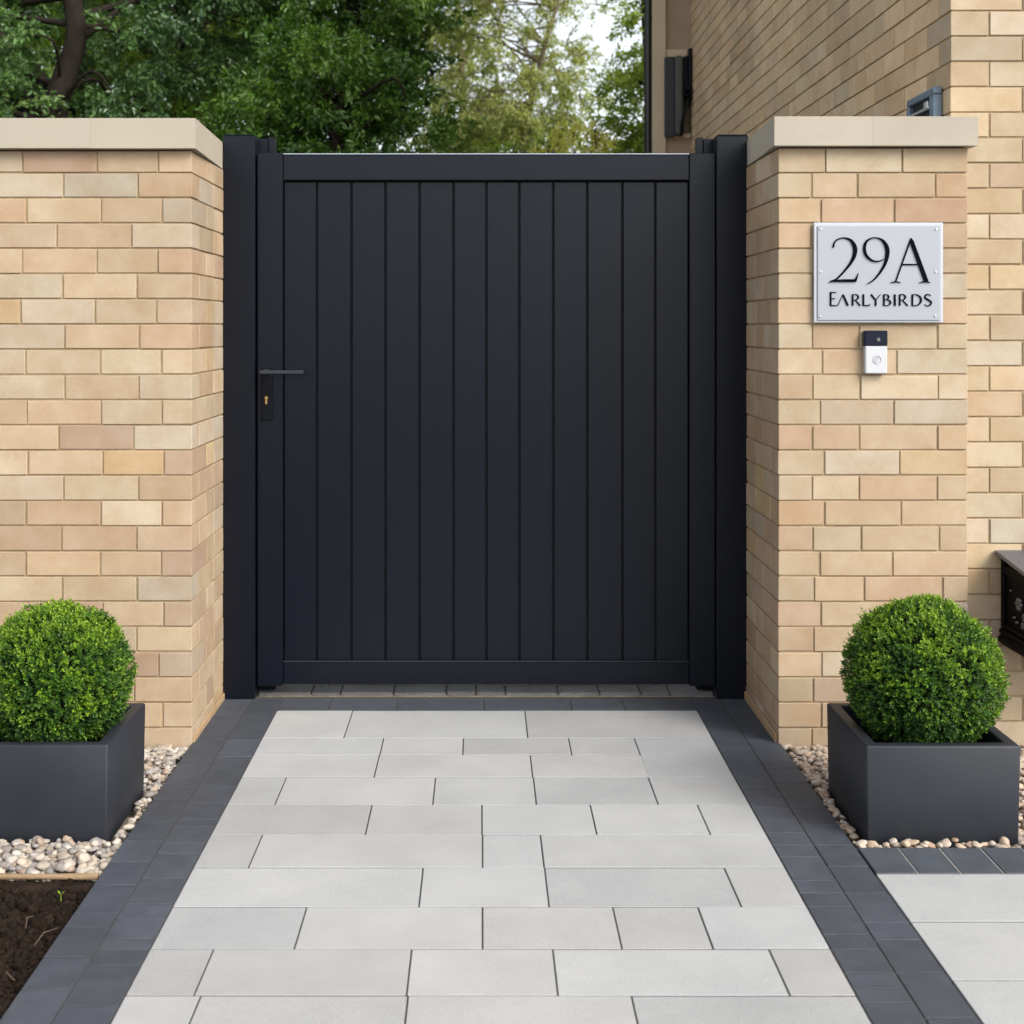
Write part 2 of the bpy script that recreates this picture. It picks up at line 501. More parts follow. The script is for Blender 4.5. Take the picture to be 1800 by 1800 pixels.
# ------------------------------------------------------------------ gate posts
def gate_post(x0, x1, label, sx):
    t = thing('gate_post', label, 'post', ((x0 + x1) / 2, D2, 0), 'dark posts at the sides of the gate')
    p = MB(); p.box(x0, x1, D2, D2 + .10, -.02, 1.878, .003, tint=(.95,) * 3)
    p.build('post_body', M['gate'], t)
    p = MB(); p.box(x0 + .003, x1 - .003, D2 + .003, D2 + .097, 1.8785, 1.8825, .0015)
    p.build('cap', M['gate'], t)
    p = MB()
    xi = x1 if sx > 0 else x0
    p.box(xi - sx * .02, xi + sx * .026, D2 + .104, D2 + .13, .0, 1.882, .002)
    p.box(xi + sx * .0265, xi + sx * .05, D2 + .112, D2 + .15, .0, 1.888, .002)
    p.build('stop_bar', M['gate'], t)
    return t


gate_post(-.8635, -.7575, 'square anthracite post on the handle side of the gate, against the long wall', 1)
gate_post(.784, .8895, 'square anthracite post on the hinge side of the gate, against the number plate pillar', -1)

# ------------------------------------------------------------------ gate
GF = D2 + .022
g = thing('garden_gate', 'tall anthracite gate of vertical boards in a flat frame, closed', 'gate', (.015, GF, 0))
s = K / GF
gx = lambda px: (px - CX) / s
gz = lambda py: H - (py - CY) / s
mb = MB(); mb.box(gx(452), gx(497), GF, GF + .045, gz(1206), gz(269), .0025, tint=(1,) * 3); mb.build('stile', M['gate'], g)
mb = MB(); mb.box(gx(1212), gx(1257.5), GF, GF + .045, gz(1206), gz(269), .0025, tint=(1,) * 3); mb.build('stile', M['gate'], g)
mb = MB(); mb.box(gx(497.3), gx(1211.7), GF + .001, GF + .046, gz(317), gz(271.5), .003, tint=(1.02,) * 3); mb.build('top_rail', M['gate'], g)
mb = MB(); mb.box(gx(497.3), gx(1211.7), GF + .001, GF + .046, gz(1203), gz(1164), .003, tint=(1,) * 3); mb.build('bottom_rail', M['gate'], g)
mb = MB()
ed = [497, 556, 617, 677, 737, 797, 855, 913, 973, 1033, 1095, 1153, 1212]
for a, b in zip(ed[:-1], ed[1:]):
    k = random.uniform(.97, 1.04)
    mb.box(gx(a) + .0030, gx(b) - .0030, GF + .016, GF + .042, gz(1163), gz(319), .0018, tint=(k,) * 3, rnd=random.random())
mb.box(gx(496), gx(1213), GF + .0345, GF + .041, gz(1165), gz(316), mi=1)
mb.build('board_panel', [M['gate'], M['dark']], g)
mb = MB(); mb.box(gx(497.5), gx(1211.5), GF + .0005, GF + .043, gz(271.4), gz(269.6), .001); mb.build('top_glint', M['strip'], g)  # added pale strip, paints the bright highlight along the rail's top edge
mb = MB(); mb.box(gx(497.5), gx(1211.5), GF - .0005, GF + .0155, gz(1164), gz(1162.6), .0005); mb.build('ledge_glint', M['lever'], g)  # added grey strip, paints the sky highlight on the bottom rail's ledge
h = MB(); h.box(gx(460.5), gx(480), GF - .008, GF - .0002, gz(738), gz(647), .002); hp = h.build('handle_plate', M['black'], g)
h = MB()
h.tube([(gx(470), GF - .008, gz(653)), (gx(470), GF - .055, gz(653))], [.009, .009], 14)
h.box(gx(461), gx(538), GF - .066, GF - .050, gz(656.5), gz(650), .0025)
h.build('lever_handle', M['lever'], g)
h = MB()
ck = [(gx(469) + .0052 * math.cos(t), gz(699) + .0055 * math.sin(t)) for t in np.linspace(-.9, math.pi + .9, 14)]
ck += [(gx(469) - .0036, gz(710)), (gx(469) + .0036, gz(710))]
n = len(ck)
vs = [(x, GF - .0125, z) for x, z in ck] + [(x, GF - .006, z) for x, z in ck]
h.add(vs, [tuple(range(n))] + [(i, n + i, n + (i + 1) % n, (i + 1) % n) for i in range(n)])
h.build('lock_cylinder', M['brass'], g)
for z in (.35, 1.5):
    h = MB(); h.tube([(gx(1259), GF + .03, z), (gx(1259), GF + .03, z + .09)], [.006, .006], 10); h.build('hinge', M['black'], g)

# ------------------------------------------------------------------ number plate
sgn = thing('number_plate', 'pale acrylic house plate lettered 29A Earlybirds on the brick pillar', 'sign', (1.185, D1, 1.4))
S1 = K / (D1 - .02)
zx = lambda u: (1300 + u / 3.6 - CX) / S1            # plate drawing in the units of an enlarged crop
zz = lambda v: H - (350 + v / 3.6 - CY) / S1
PF = D1 - .014
mb = MB(); mb.box(zx(474), zx(1293), PF, PF + .009, zz(782), zz(147), .0015); mb.build('back_panel', M['plateedge'], sgn)
mb = MB(); mb.box(zx(494), zx(1274), PF - .0045, PF - .0003, zz(768), zz(168), .0018); fp = mb.build('front_panel', M['plate'], sgn)
for u, v in ((516, 188), (1246, 188), (516, 459), (1243, 459), (514, 742), (1240, 738)):
    mb = MB()
    mb.tube([(zx(u), PF + .018, zz(v)), (zx(u), PF - .0062, zz(v))], [.0026, .0026], 12)
    mb.tube([(zx(u), PF - .0046, zz(v)), (zx(u), PF - .0075, zz(v))], [.0036, .0030], 12)
    mb.build('fixing_stud', M['chrome'], sgn)


def smooth_line(pts, n=10):
    """Catmull-Rom through (u, v, width)"""
    P = [np.array(p, float) for p in pts]
    P = [2 * P[0] - P[1]] + P + [2 * P[-1] - P[-2]]
    out = []
    for i in range(1, len(P) - 2):
        for t in np.linspace(0, 1, n, endpoint=False):
            a, b, c_, d = P[i - 1:i + 3]
            out.append(.5 * (2 * b + (c_ - a) * t + (2 * a - 5 * b + 4 * c_ - d) * t * t + (3 * b - a - 3 * c_ + d) * t ** 3))
    out.append(P[-2])
    return out


_lay = [0]
WMUL = [1.1]


def stroke(mb, pts, curve=True, th=.0035):
    P = smooth_line(pts) if curve and len(pts) > 2 else [np.array(p, float) for p in pts]
    _lay[0] = (_lay[0] + 1) % 7
    yf = PF - .0046 - th - _lay[0] * .00008
    yb = PF - .0046
    L_, R_ = [], []
    for i, p in enumerate(P):
        d = P[min(i + 1, len(P) - 1)][:2] - P[max(i - 1, 0)][:2]
        d = d / (np.linalg.norm(d) + 1e-9)
        nn = np.array([-d[1], d[0]])
        w = max(p[2] * WMUL[0], 1.8) / 2
        L_.append(p[:2] + nn * w); R_.append(p[:2] - nn * w)
    ring = L_ + R_[::-1]
    n = len(ring); m = len(L_)
    vs = [(zx(u), yf, zz(v)) for u, v in ring] + [(zx(u), yb, zz(v)) for u, v in ring]
    fs = [(i, i + 1, n - 2 - i, n - 1 - i) for i in range(m - 1)]
    fs += [(i, n + i, n + (i + 1) % n, (i + 1) % n) for i in range(n)]
    mb.add(vs, fs)


mb = MB()      # 29A
stroke(mb, [(593, 305, 10), (602, 272, 8), (630, 251, 7), (665, 246, 8), (705, 262, 15), (728, 300, 23), (730, 340, 23), (712, 390, 17), (672, 445, 12), (620, 500, 9), (580, 521, 6)])
stroke(mb, [(566, 525, 3), (585, 518, 12), (660, 516, 17), (728, 516, 17)], False)
stroke(mb, [(728, 520, 18), (740, 500, 10), (752, 468, 2)], False)
mb.build('numeral', M['letter'], sgn)
mb = MB()
stroke(mb, [(912, 380, 4), (878, 394, 8), (838, 388, 11), (803, 358, 15), (790, 312, 16), (802, 270, 13), (836, 247, 7), (870, 245, 6), (908, 264, 14), (932, 305, 22), (935, 350, 22), (920, 410, 16), (885, 470, 11), (845, 514, 8), (808, 537, 4)])
mb.build('numeral', M['letter'], sgn)
mb = MB()
stroke(mb, [(1086, 246, 3), (1080, 262, 8), (988, 522, 7)], False)
stroke(mb, [(1084, 246, 4), (1089, 268, 22), (1182, 522, 24)], False)
stroke(mb, [(1030, 414, 8), (1138, 414, 8)], False)
stroke(mb, [(956, 528, 3), (980, 524, 7), (996, 524, 7), (1020, 528, 3)], False)
stroke(mb, [(1138, 528, 3), (1165, 523, 8), (1186, 523, 8), (1207, 528, 3)], False)
mb.build('letter', M['letter'], sgn)
word = {
    'E': [[(577, 588, 9), (577, 675, 9)], [(574, 590, 5), (612, 590, 5)], [(576, 630, 5), (604, 630, 5)], [(574, 673, 5), (616, 673, 5)]],
    'A': [[(655, 602, 3), (622, 674, 4)], [(653, 602, 4), (657, 610, 10), (686, 675, 11)]],
    'R': [[(716, 603, 9), (716, 674, 9)], [(714, 604, 4), (740, 605, 6), (752, 620, 9), (740, 637, 6), (718, 640, 4)], [(734, 640, 5), (764, 675, 9)]],
    'L': [[(784, 602, 9), (784, 674, 9)], [(782, 673, 5), (822, 673, 6), (826, 664, 2)]],
    'Y': [[(832, 603, 9), (862, 640, 9)], [(892, 603, 3), (862, 640, 5)], [(862, 638, 9), (862, 675, 9)]],
    'B': [[(914, 603, 9), (914, 674, 9)], [(912, 604, 4), (934, 605, 5), (944, 619, 9), (934, 634, 5), (914, 636, 4)], [(914, 636, 4), (944, 639, 6), (955, 655, 10), (942, 672, 5), (912, 674, 4)]],
    'I': [[(983, 603, 10), (983, 675, 10)]],
    'R2': [[(1014, 603, 9), (1014, 674, 9)], [(1012, 604, 4), (1038, 605, 6), (1050, 620, 9), (1038, 637, 6), (1016, 640, 4)], [(1032, 640, 5), (1064, 675, 9)]],
    'D': [[(1094, 603, 9), (1094, 674, 9)], [(1092, 604, 4), (1124, 606, 6), (1146, 625, 10), (1146, 652, 10), (1124, 672, 6), (1092, 674, 4)]],
    'S': [[(1212, 611, 3), (1196, 603, 5), (1178, 608, 8), (1175, 624, 9), (1194, 637, 10), (1212, 651, 9), (1208, 668, 8), (1190, 676, 5), (1171, 667, 3)]],
}
WMUL[0] = 1.22
for ch, st in word.items():
    mb = MB()
    for q in st:
        stroke(mb, q, curve=len(q) > 4 or ch in 'BRD' or ch == 'R2', th=.0022)
    mb.build('letter', M['navy'], sgn)

# ------------------------------------------------------------------ doorbell
bell = thing('doorbell', 'slim white video doorbell with a dark camera head under the number plate', 'doorbell', (1.174, D1, 1.165))
SB = K / (D1 - .025)
bx = lambda px: (px - CX) / SB
bz = lambda py: H - (py - CY) / SB
mb = MB(); mb.box(bx(1521), bx(1560), D1 - .025, D1 - .001, bz(657), bz(608.3), .003); mb.build('bell_body', M['bellwhite'], bell)
mb = MB(); mb.box(bx(1519.5), bx(1560.5), D1 - .026, D1 - .001, bz(608), bz(581), .003); ch_ = mb.build('camera_head', M['bellblack'], bell)
mb = MB(); mb.tube([(bx(1544), D1 - .0262, bz(597)), (bx(1544), D1 - .0285, bz(597))], [.0062, .005], 18); mb.build('camera_lens', M['lens'], bell)
mb = MB()
pts = [(bx(1542) + .0118 * math.cos(t), D1 - .0258, bz(632) + .0118 * math.sin(t)) for t in np.linspace(0, 2 * math.pi, 29)]
mb.tube(pts, [.0011] * 29, 6, cap=False)
pts = [(bx(1542) + .0062 * math.cos(t), D1 - .0256, bz(632) + .0068 * math.sin(t)) for t in np.linspace(.6, 2 * math.pi - .6, 20)]
mb.tube(pts, [.0008] * 20, 6)
mb.box(bx(1542) - .0008, bx(1542) + .0008, D1 - .0262, D1 - .0248, bz(632) - .002, bz(632) + .005)
mb.build('bell_button', M['bellgrey'], bell)

# ------------------------------------------------------------------ letter box
LX0, LX1 = 1.5635, 1.90
LB = HD - .004
lb = thing('letter_box', 'glossy black cast wall letter box with overhanging grey lid, half out of frame', 'letter box', (1.72, LB, .3))
LF = LB - .27
mb = MB()
mb.box(LX0 + .006, LX1 - .006, LF + .02, LB, .335, .515, .004)
mb.box(LX0 + .006, LX1 - .006, LF + .11, LB, .51, .535, .004)
mb.build('box_body', M['cast'], lb)
mb = MB()
mb.box(LX0 - .001, LX0 + .006, LF + .016, LF + .038, .335, .523, .003)
mb.box(LX0 - .001, LX0 + .006, LB - .03, LB - .004, .335, .55, .003)
mb.box(LX0 - .001, LX0 + .006, LF + .04, LB - .032, .50, .526, .003)
mb.box(LX0 - .002, LX0 + .006, LF + .04, LB - .032, .338, .352, .003)
mb.build('side_frame', M['cast'], lb)
mb = MB()
mb.box(LX0 - .006, LX1 + .006, LF + .008, LB, .318, .334, .005)
mb.box(LX0 - .012, LX1 + .012, LF, LB, .288, .3178, .010)
mb.build('base_moulding', M['cast'], lb)
mb = MB()
prof = [(LF - .02, .520), (LF - .02, .531), (LB - .03, .566), (LB, .567), (LB, .556), (LB - .03, .554)]
vs = [(LX0 - .018, y, z) for y, z in prof] + [(LX1 + .018, y, z) for y, z in prof]
n = len(prof)
mb.add(vs, [tuple(range(n)), tuple(range(n, 2 * n))[::-1]] + [(i, n + i, n + (i + 1) % n, (i + 1) % n) for i in range(n)])
mb.build('lid', M['lid'], lb)
for (y, z, r) in ((LB - .075, .46, .006), (LB - .13, .43, .022), (LB - .175, .40, .014), (LB - .10, .385, .008), (LB - .12, .375, .008), (LB - .165, .375, .012), (LB - .20, .45, .012)):
    mb = MB()
    for a in range(6 if r > .01 else 1):
        q = a * math.pi / 3
        rr = r * .55 if r > .01 else 0
        c0 = Vector((LX0 + .005, y + rr * math.cos(q), z + rr * math.sin(q)))
        k = r * .42 if r > .01 else r * .7
        ring = []
        for ii in range(4):
            ph = ii * math.pi / 7
            ring.append([(c0.x - .008 * math.sin(ph), c0.y + k * math.cos(ph) * math.cos(w), c0.z + k * math.cos(ph) * math.sin(w)) for w in np.linspace(0, 2 * math.pi, 10, endpoint=False)])
        vs = [p for rg in ring for p in rg]
        fs = [(i * 10 + j, i * 10 + (j + 1) % 10, (i + 1) * 10 + (j + 1) % 10, (i + 1) * 10 + j) for i in range(3) for j in range(10)]
        fs.append(tuple(range(30, 40)))
        mb.add(vs, fs)
    mb.build('relief_flower', M['relief'], lb, smooth=True)

# ------------------------------------------------------------------ wall lamp on the side wall of the house
lamp = thing('wall_lamp', 'small blue grey metal bulkhead lamp on the house side wall, above the pillar coping', 'lamp', (HX, 4.22, 1.86))
y0, y1 = 4.10, 4.36
zt = at(0, 152, 4.10).z; zb = 1.80
mb = MB()
fx0, fx1 = HX - .030, HX - .002
mb.box(fx0, fx1, y0, y1, zt - .022, zt, .003)
mb.box(fx0, fx1, y0, y0 + .04, zb, zt - .0222, .003)
mb.box(fx0, fx1, y1 - .02, y1, zb, zt - .0222, .003)
mb.build('lamp_frame', M['steel'], lamp)
mb = MB(); mb.box(fx0 + .016, fx1 - .001, y0 + .041, y1 - .021, zb, zt - .0225); mb.build('lamp_recess', M['dark'], lamp)
mb = MB()
mb.add([(fx0 + .013, y0 + .043, zt - .062), (fx0 + .013, y1 - .023, zt - .062), (fx0 - .012, y1 - .023, zb + .01), (fx0 - .012, y0 + .043, zb + .01),
        (fx0 + .015, y0 + .043, zt - .066), (fx0 + .015, y1 - .023, zt - .066), (fx0 - .008, y1 - .023, zb + .006), (fx0 - .008, y0 + .043, zb + .006)],
       [(0, 1, 2, 3), (7, 6, 5, 4), (0, 4, 5, 1), (3, 2, 6, 7), (0, 3, 7, 4), (1, 5, 6, 2)])
mb.build('lamp_glass', M['bellblack'], lamp)
mb = MB()
mb.box(fx0 - .002, fx0 + .013, y0 + .043, y1 - .023, zt - .061, zt - .053, .002)
mb.box(fx0 - .004, fx0 + .012, y0 + .05, y0 + .085, zt - .058, zt - .035, .003)
mb.box(fx0 - .012, fx0 - .002, y1 - .09, y1 - .078, zt - .098, zt - .064, .002)
mb.build('lamp_clip', M['chrome'], lamp)

# ------------------------------------------------------------------ dark unit in the niche at the far end
un = thing('wall_cabinet', 'tall dark navy wall cabinet in the niche at the far end of the house', 'cabinet', (1.33, FAR, 2.55))
UF = FAR - .06
ux = lambda px: (px - CX) / K * UF
uz = lambda py: H - (py - CY) / K * UF
mb = MB(); mb.box(ux(1168.5), ux(1186), UF, FAR + .09, uz(240), uz(100), .004); mb.build('cabinet_door', M['unitnavy'], un)
mb = MB(); mb.box(ux(1186.4), ux(1202), UF - .01, FAR + .09, uz(238), uz(97), .016); mb.build('cabinet_side', M['unitgrey'], un)
mb = MB(); mb.box(ux(1203), ux(1209), UF - .005, FAR + .05, uz(170), uz(98), .003); mb.box(ux(1209.5), ux(1216), UF - .03, FAR + .04, uz(175), uz(86), .003)
mb.build('bracket', M['black'], un)
mb = MB(); mb.tube([(ux(1211), UF - .03, uz(168)), (ux(1207), UF - .04, uz(182)), (ux(1201), UF - .035, uz(200)), (ux(1197), UF - .03, uz(220)), (ux(1197), UF - .02, uz(240))], [.012, .011, .010, .010, .009], 8)
mb.tube([(ux(1205), UF - .04, uz(158)), (ux(1212), UF - .04, uz(158))], [.022, .018], 10)
mb.build('cable', M['black'], un, smooth=True)

# ------------------------------------------------------------------ ground and paving
mb = MB(); mb.add([(-90, -90, -.11), (90, -90, -.11), (90, 110, -.11), (-90, 110, -.11)], [(0, 1, 2, 3)])
tag(mb.build('ground', M['grass']), kind='structure')
mb = MB(); mb.add([(-60, -14, -.06), (60, -14, -.06), (60, 1.498, -.06), (-60, 1.498, -.06)], [(0, 1, 2, 3)])
tag(mb.build('unseen_asphalt', M['added_asphalt']), kind='structure')  # dark sheet added out of view, darkens what the gate reflects

XA, XB = -.6625, .6955          # pale slabs
XLs, XLo = -.768, -.8655        # two block courses each side
XRs, XRo = .7945, .892
YF = gy(1249)
TH = .05


def slab_tint(lo=.89, hi=1.06):
    k = random.uniform(lo, hi)
    w = random.uniform(-.014, .016)
    return (k * (1 + w), k, k * (1 - w))


path = MB()
path.box(XLo + .003, XRo - .003, 1.5, D2 + .03, -.09, -.0022, mi=1)
rows = [(1249, 1297, [612, 925]), (1297, 1327, [671, 814, 1002, 1120]), (1327, 1366, [662, 934, 1135]), (1366, 1414, [493, 763, 940, 1148]),
        (1414, 1467, [648, 847, 1043, 1237]), (1467, 1525, [449, 848, 953]), (1525, 1594, [740, 961, 1288]), (1594, 1668, [528, 848, 1085, 1240]),
        (1668, 1750, [358, 719, 976, 1370])]
J = .0018
for a, b, xs in rows:
    ya, yb = gy(a), gy(b)
    mid = (a + b) / 2
    sc_ = (mid - CY) / H
    e = [XA] + [(x - CX) / sc_ for x in xs] + [XB]
    for i in range(len(e) - 1):
        y_lo, y_hi = yb, ya
        if b == 1366 and i == len(e) - 2: continue
        if a == 1297 and i == len(e) - 2: y_lo = gy(1366)
        path.box(e[i] + J, e[i + 1] - J, y_lo + J * 1.5, y_hi - J * 1.5, -TH, random.uniform(-.0006, .0006), .0008, tint=slab_tint(), rnd=random.random())
y = gy(1750)
first = True
while y > 1.65:
    w = random.choice([.185, .185, .19])
    xs = [(341 - CX) / 970, (714 - CX) / 970, (1116 - CX) / 970] if first else sorted(random.uniform(-.1, .1) + q for q in (-.35, 0, .36))
    first = False
    e = [XA] + xs + [XB]
    for i in range(len(e) - 1):
        path.box(e[i] + J, e[i + 1] - J, y - w + J * 1.5, y - J * 1.5, -TH, random.uniform(-.0006, .0006), .0008, tint=slab_tint(), rnd=random.random())
    y -= w
tag(path.build('path', [M['slab'], M['joint']]), kind='structure')

bd = MB()


def course(x0, x1, joints, y_top, jw=.0021):
    js_ = sorted([q for q in joints if q < y_top], reverse=True)
    y = js_[-1]
    while y > 1.6:
        y -= random.choice([.064, .128, .128, .135, .1]); js_.append(y)
    prev = y_top
    for q in js_:
        k = random.uniform(.88, 1.12)
        bd.box(x0 + .0022, x1 - .0022, q + jw, prev - jw, -TH, random.uniform(-.0006, .0006), .0008, tint=(k, k, k * random.uniform(1, 1.03)), rnd=random.random())
        prev = q


def back(y_from, lo, n):
    out = []
    y = y_from
    while y < D2:
        y += random.choice([.128, .14, .2, .11]); out.append(y)
    return out


Z1 = lambda *p: [gy(v) for v in p]
course(XLo, XLs, Z1(1258, 1273, 1298, 1343, 1378, 1405, 1442, 1478, 1515, 1556, 1605, 1630, 1683, 1740), D2 - .004)
course(XLs, XA, Z1(1300, 1330, 1352, 1381, 1412, 1440, 1453, 1482, 1501, 1544, 1589, 1614, 1650, 1669, 1697, 1722, 1769), D2 - .004)
course(XB, XRs, Z1(1310, 1345, 1365, 1385, 1402, 1420, 1464, 1485, 1507, 1548, 1570, 1594, 1643, 1669, 1710, 1737, 1762), D2 - .004)
course(XRs, XRo, Z1(1262, 1300, 1350, 1375, 1420, 1450, 1485, 1524, 1570, 1622, 1653, 1710, 1790), D2 - .004)
e = [XA, gx(585), gx(700), gx(850), gx(1000), gx(1090), XB]
for i in range(len(e) - 1):
    k = random.uniform(.92, 1.08)
    bd.box(e[i] + .0016, e[i + 1] - .0016, YF + .0022, D2 - .006, -TH, .0005, .0018, tint=(k,) * 3, rnd=random.random())
tag(bd.build('path_border', M['sett']), kind='structure')

# cross course and pale slabs of the drive on the right
YC0, YC1 = gy(1536), gy(1490)
cr = MB()
cr.box(XRo + .004, 4.6, YC0, YC1, -.09, -.0012, mi=1)
x = XRo + .002
while x < 4.5:
    k = random.uniform(.9, 1.12)
    cr.box(x + .0017, x + .0976 - .0017, YC0 + .002, YC1 - .001, -TH, random.uniform(.0003, .0015), .0018, tint=(k,) * 3, rnd=random.random())
    x += .0976
tag(cr.build('drive_border', [M['sett'], M['lightjoint']]), kind='structure')
dr = MB()
dr.box(XRo + .003, 4.6, 1.5, YC0 - .004, -.09, -.0022, mi=1)
y = YC0 - .002
for w in [.242, .249] + [.245] * 20:
    if y - w < 1.5: break
    x = XRo + .001
    f = random.uniform(.5, .9)
    while x < 4.5:
        dr.box(x + J, min(x + f, 4.6) - J, y - w + J * 1.5, y - J * 1.5, -TH, random.uniform(-.0006, .0006), .0008, tint=slab_tint(.97, 1.04), rnd=random.random())
        x += f; f = random.choice([.5, .7, .9])
    y -= w
tag(dr.build('drive', [M['slab'], M['joint']]), kind='structure')

# rear paving behind the gate
rp = MB()
rp.box(-1.4, HX - .01, D2 + .035, 6.4, -.10, -.012, mi=1)
y = D2 + .075
k = 0
while y < 6.2:
    x = -1.4 - .05 * (k % 2)
    while x < HX - .12:
        w = random.choice([.1, .14, .18])
        x2 = min(x + w, HX - .012)
        if not ((x < XL + .02 or x2 > XP0 - .02) and y < D1 + DEPTH + .06):
            q = random.uniform(.8, 1.15)
            rp.box(x + .002, x2 - .002, y + .002, y + .098, -.06, random.uniform(-.003, .001), .003, tint=(q,) * 3, rnd=random.random())
        x = x2
    y += .1; k += 1
tag(rp.build('rear_path', [M['backpave'], M['sand']]), kind='structure')


# ------------------------------------------------------------------ pebbles
def ico(sub):
    b = bmesh.new(); bmesh.ops.create_icosphere(b, subdivisions=sub, radius=1)
    v = np.array([q.co[:] for q in b.verts]); f = np.array([[w.index for w in q.verts] for q in b.faces]); b.free()
    return v, f


IV, IF = ico(2)
PROTO = []
for q in range(14):
    o = Vector((q * 7.3, 1.1, 4.2))
    r = np.array([1 + .42 * noise.noise(Vector(v) * 1.1 + o) + .12 * noise.noise(Vector(v) * 3 + o) for v in IV])
    PROTO.append(IV * r[:, None])
PROTO = np.array(PROTO)
ROCK = []
for q in range(8):
    o = Vector((q * 5.3, 7.1, 2.2))
    r = np.array([1 + .7 * noise.noise(Vector(v) * 1.5 + o) + .4 * noise.noise(Vector(v) * 3.7 + o) for v in IV])
    ROCK.append(IV * r[:, None])
ROCK = np.array(ROCK)


def rotm(n):
    q = RNG.normal(size=(n, 4)); q /= np.linalg.norm(q, axis=1)[:, None]
    w, x, y, z = q.T
    return np.stack([np.stack([1 - 2 * (y * y + z * z), 2 * (x * y - z * w), 2 * (x * z + y * w)], -1),
                     np.stack([2 * (x * y + z * w), 1 - 2 * (x * x + z * z), 2 * (y * z - x * w)], -1),
                     np.stack([2 * (x * z - y * w), 2 * (y * z + x * w), 1 - 2 * (x * x + y * y)], -1)], 1)


def scatter(mb, pos, size, proto, pal, flat=.7):
    n = len(pos)
    sh = proto[RNG.integers(0, len(proto), n)]
    ax = RNG.uniform(.65, 1.25, (n, 3)) * np.array([1.1, 1.0, flat])
    v = sh * ax[:, None, :] * size[:, None, None]
    a = RNG.uniform(0, 2 * np.pi, n); t = RNG.normal(0, .35, n)
    ca, sa, ct, st = np.cos(a), np.sin(a), np.cos(t), np.sin(t)
    x, y, z = v[..., 0], v[..., 1], v[..., 2]
    y, z = y * ct[:, None] - z * st[:, None], y * st[:, None] + z * ct[:, None]
    x, y = x * ca[:, None] - y * sa[:, None], x * sa[:, None] + y * ca[:, None]
    v = np.stack([x, y, z], -1) + pos[:, None, :]
    pal = np.array(pal)
    t = pal[RNG.integers(0, len(pal), n)] * RNG.uniform(.6, .86, (n, 1))
    mb.add_many(v, IF, np.clip(t, 0, .85), RNG.random(n))


def pebble_field(x0, x1, y0, y1, dens, smin, smax, layers, avoid=None, z=-.03):
    P, S = [], []
    for zz_ in layers:
        n = int((x1 - x0) * (y1 - y0) * dens)
        x = RNG.uniform(x0, x1, n); y = RNG.uniform(y0, y1, n)
        s_ = RNG.uniform(smin, smax, n)
        keep = np.ones(n, bool)
        keep &= (x - s_ > x0) & (x + s_ < x1) & (y - s_ * .8 > y0) & (y + s_ * .6 < y1)
        for (ax0, ax1, ay0, ay1) in (avoid or []):
            keep &= ~((x + s_ * .9 > ax0) & (x - s_ * .9 < ax1) & (y + s_ * .9 > ay0) & (y - s_ * .9 < ay1))
        P.append(np.stack([x, y, np.full(n, zz_) + RNG.uniform(-.004, .004, n)], 1)[keep]); S.append(s_[keep])
    return np.concatenate(P), np.concatenate(S)


PPAL = [(.62, .56, .48), (.68, .63, .57), (.56, .48, .39), (.52, .48, .44), (.64, .55, .45), (.44, .42, .41), (.70, .66, .60), (.50, .39, .31), (.60, .54, .46), (.38, .35, .33)]
PPALR = [(.64, .54, .44), (.68, .60, .51), (.62, .48, .37), (.60, .51, .43), (.66, .53, .41), (.52, .46, .41), (.70, .62, .54), (.56, .40, .30)]
YE = gy(1537)                                   # edging between gravel and soil
LP = (-1.281, -.905, gy(1476), 3.60)            # left planter plan
RP = (.928, 1.302, gy(1478), 3.60)              # right planter plan
gm = MB()
gm.add([(-3.4, YE, -.035), (XLo, YE, -.035), (XLo, D1 + .02, -.035), (-3.4, D1 + .02, -.035)], [(0, 1, 2, 3)], mi=1)
p, s_ = pebble_field(-1.75, XLo - .001, YE + .012, D1 + .004, 2500, .006, .0125, (-.026, -.016, -.008), [LP])
scatter(gm, p, s_, PROTO, PPAL)
p, s_ = pebble_field(-1.5, XLo - .02, YE + .014, LP[2], 1500, .008, .0145, (-.008, -.002, .003), [LP])
scatter(gm, p, s_, PROTO, PPAL, .62)
p, s_ = pebble_field(-1.0, XLo - .001, LP[2], D1, 900, .008, .0135, (-.006, -.002), [LP])
scatter(gm, p, s_, PROTO, PPAL, .62)
tag(gm.build('gravel', [M['pebble'], M['grit']], smooth=True), kind='stuff')
gm = MB()
gm.add([(XRo, YC1, -.035), (3.4, YC1, -.035), (3.4, HD + .02, -.035), (XRo, HD + .02, -.035)], [(0, 1, 2, 3)], mi=1)
p, s_ = pebble_field(XRo + .001, 1.75, YC1 + .001, D1 + .004, 2500, .006, .0125, (-.026, -.016, -.008), [RP])
scatter(gm, p, s_, PROTO, PPALR)
p, s_ = pebble_field(XRo + .001, 1.5, YC1 - .004, RP[2] + .006, 1300, .009, .0145, (-.004, .003), [RP])
scatter(gm, p, s_, PROTO, PPALR, .62)
p, s_ = pebble_field(XRo + .001, 1.02, RP[2], D1, 900, .008, .0135, (-.006, -.002), [RP])
scatter(gm, p, s_, PROTO, PPALR, .62)
tag(gm.build('gravel', [M['pebble'], M['grit']], smooth=True), kind='stuff')

# timber edging strip
mb = MB()
xs_ = np.linspace(-2.6, XLo - .004, 14)
mb.tube([(x, YE + random.uniform(-.002, .002), -.004 + random.uniform(-.002, .002)) for x in xs_], [.0072 + random.uniform(-.0015, .001) for _ in xs_], 10)
tag(mb.build('timber_edging', M['wood'], smooth=True), 'thin tan timber strip edging the left gravel above the dark soil', 'edging')

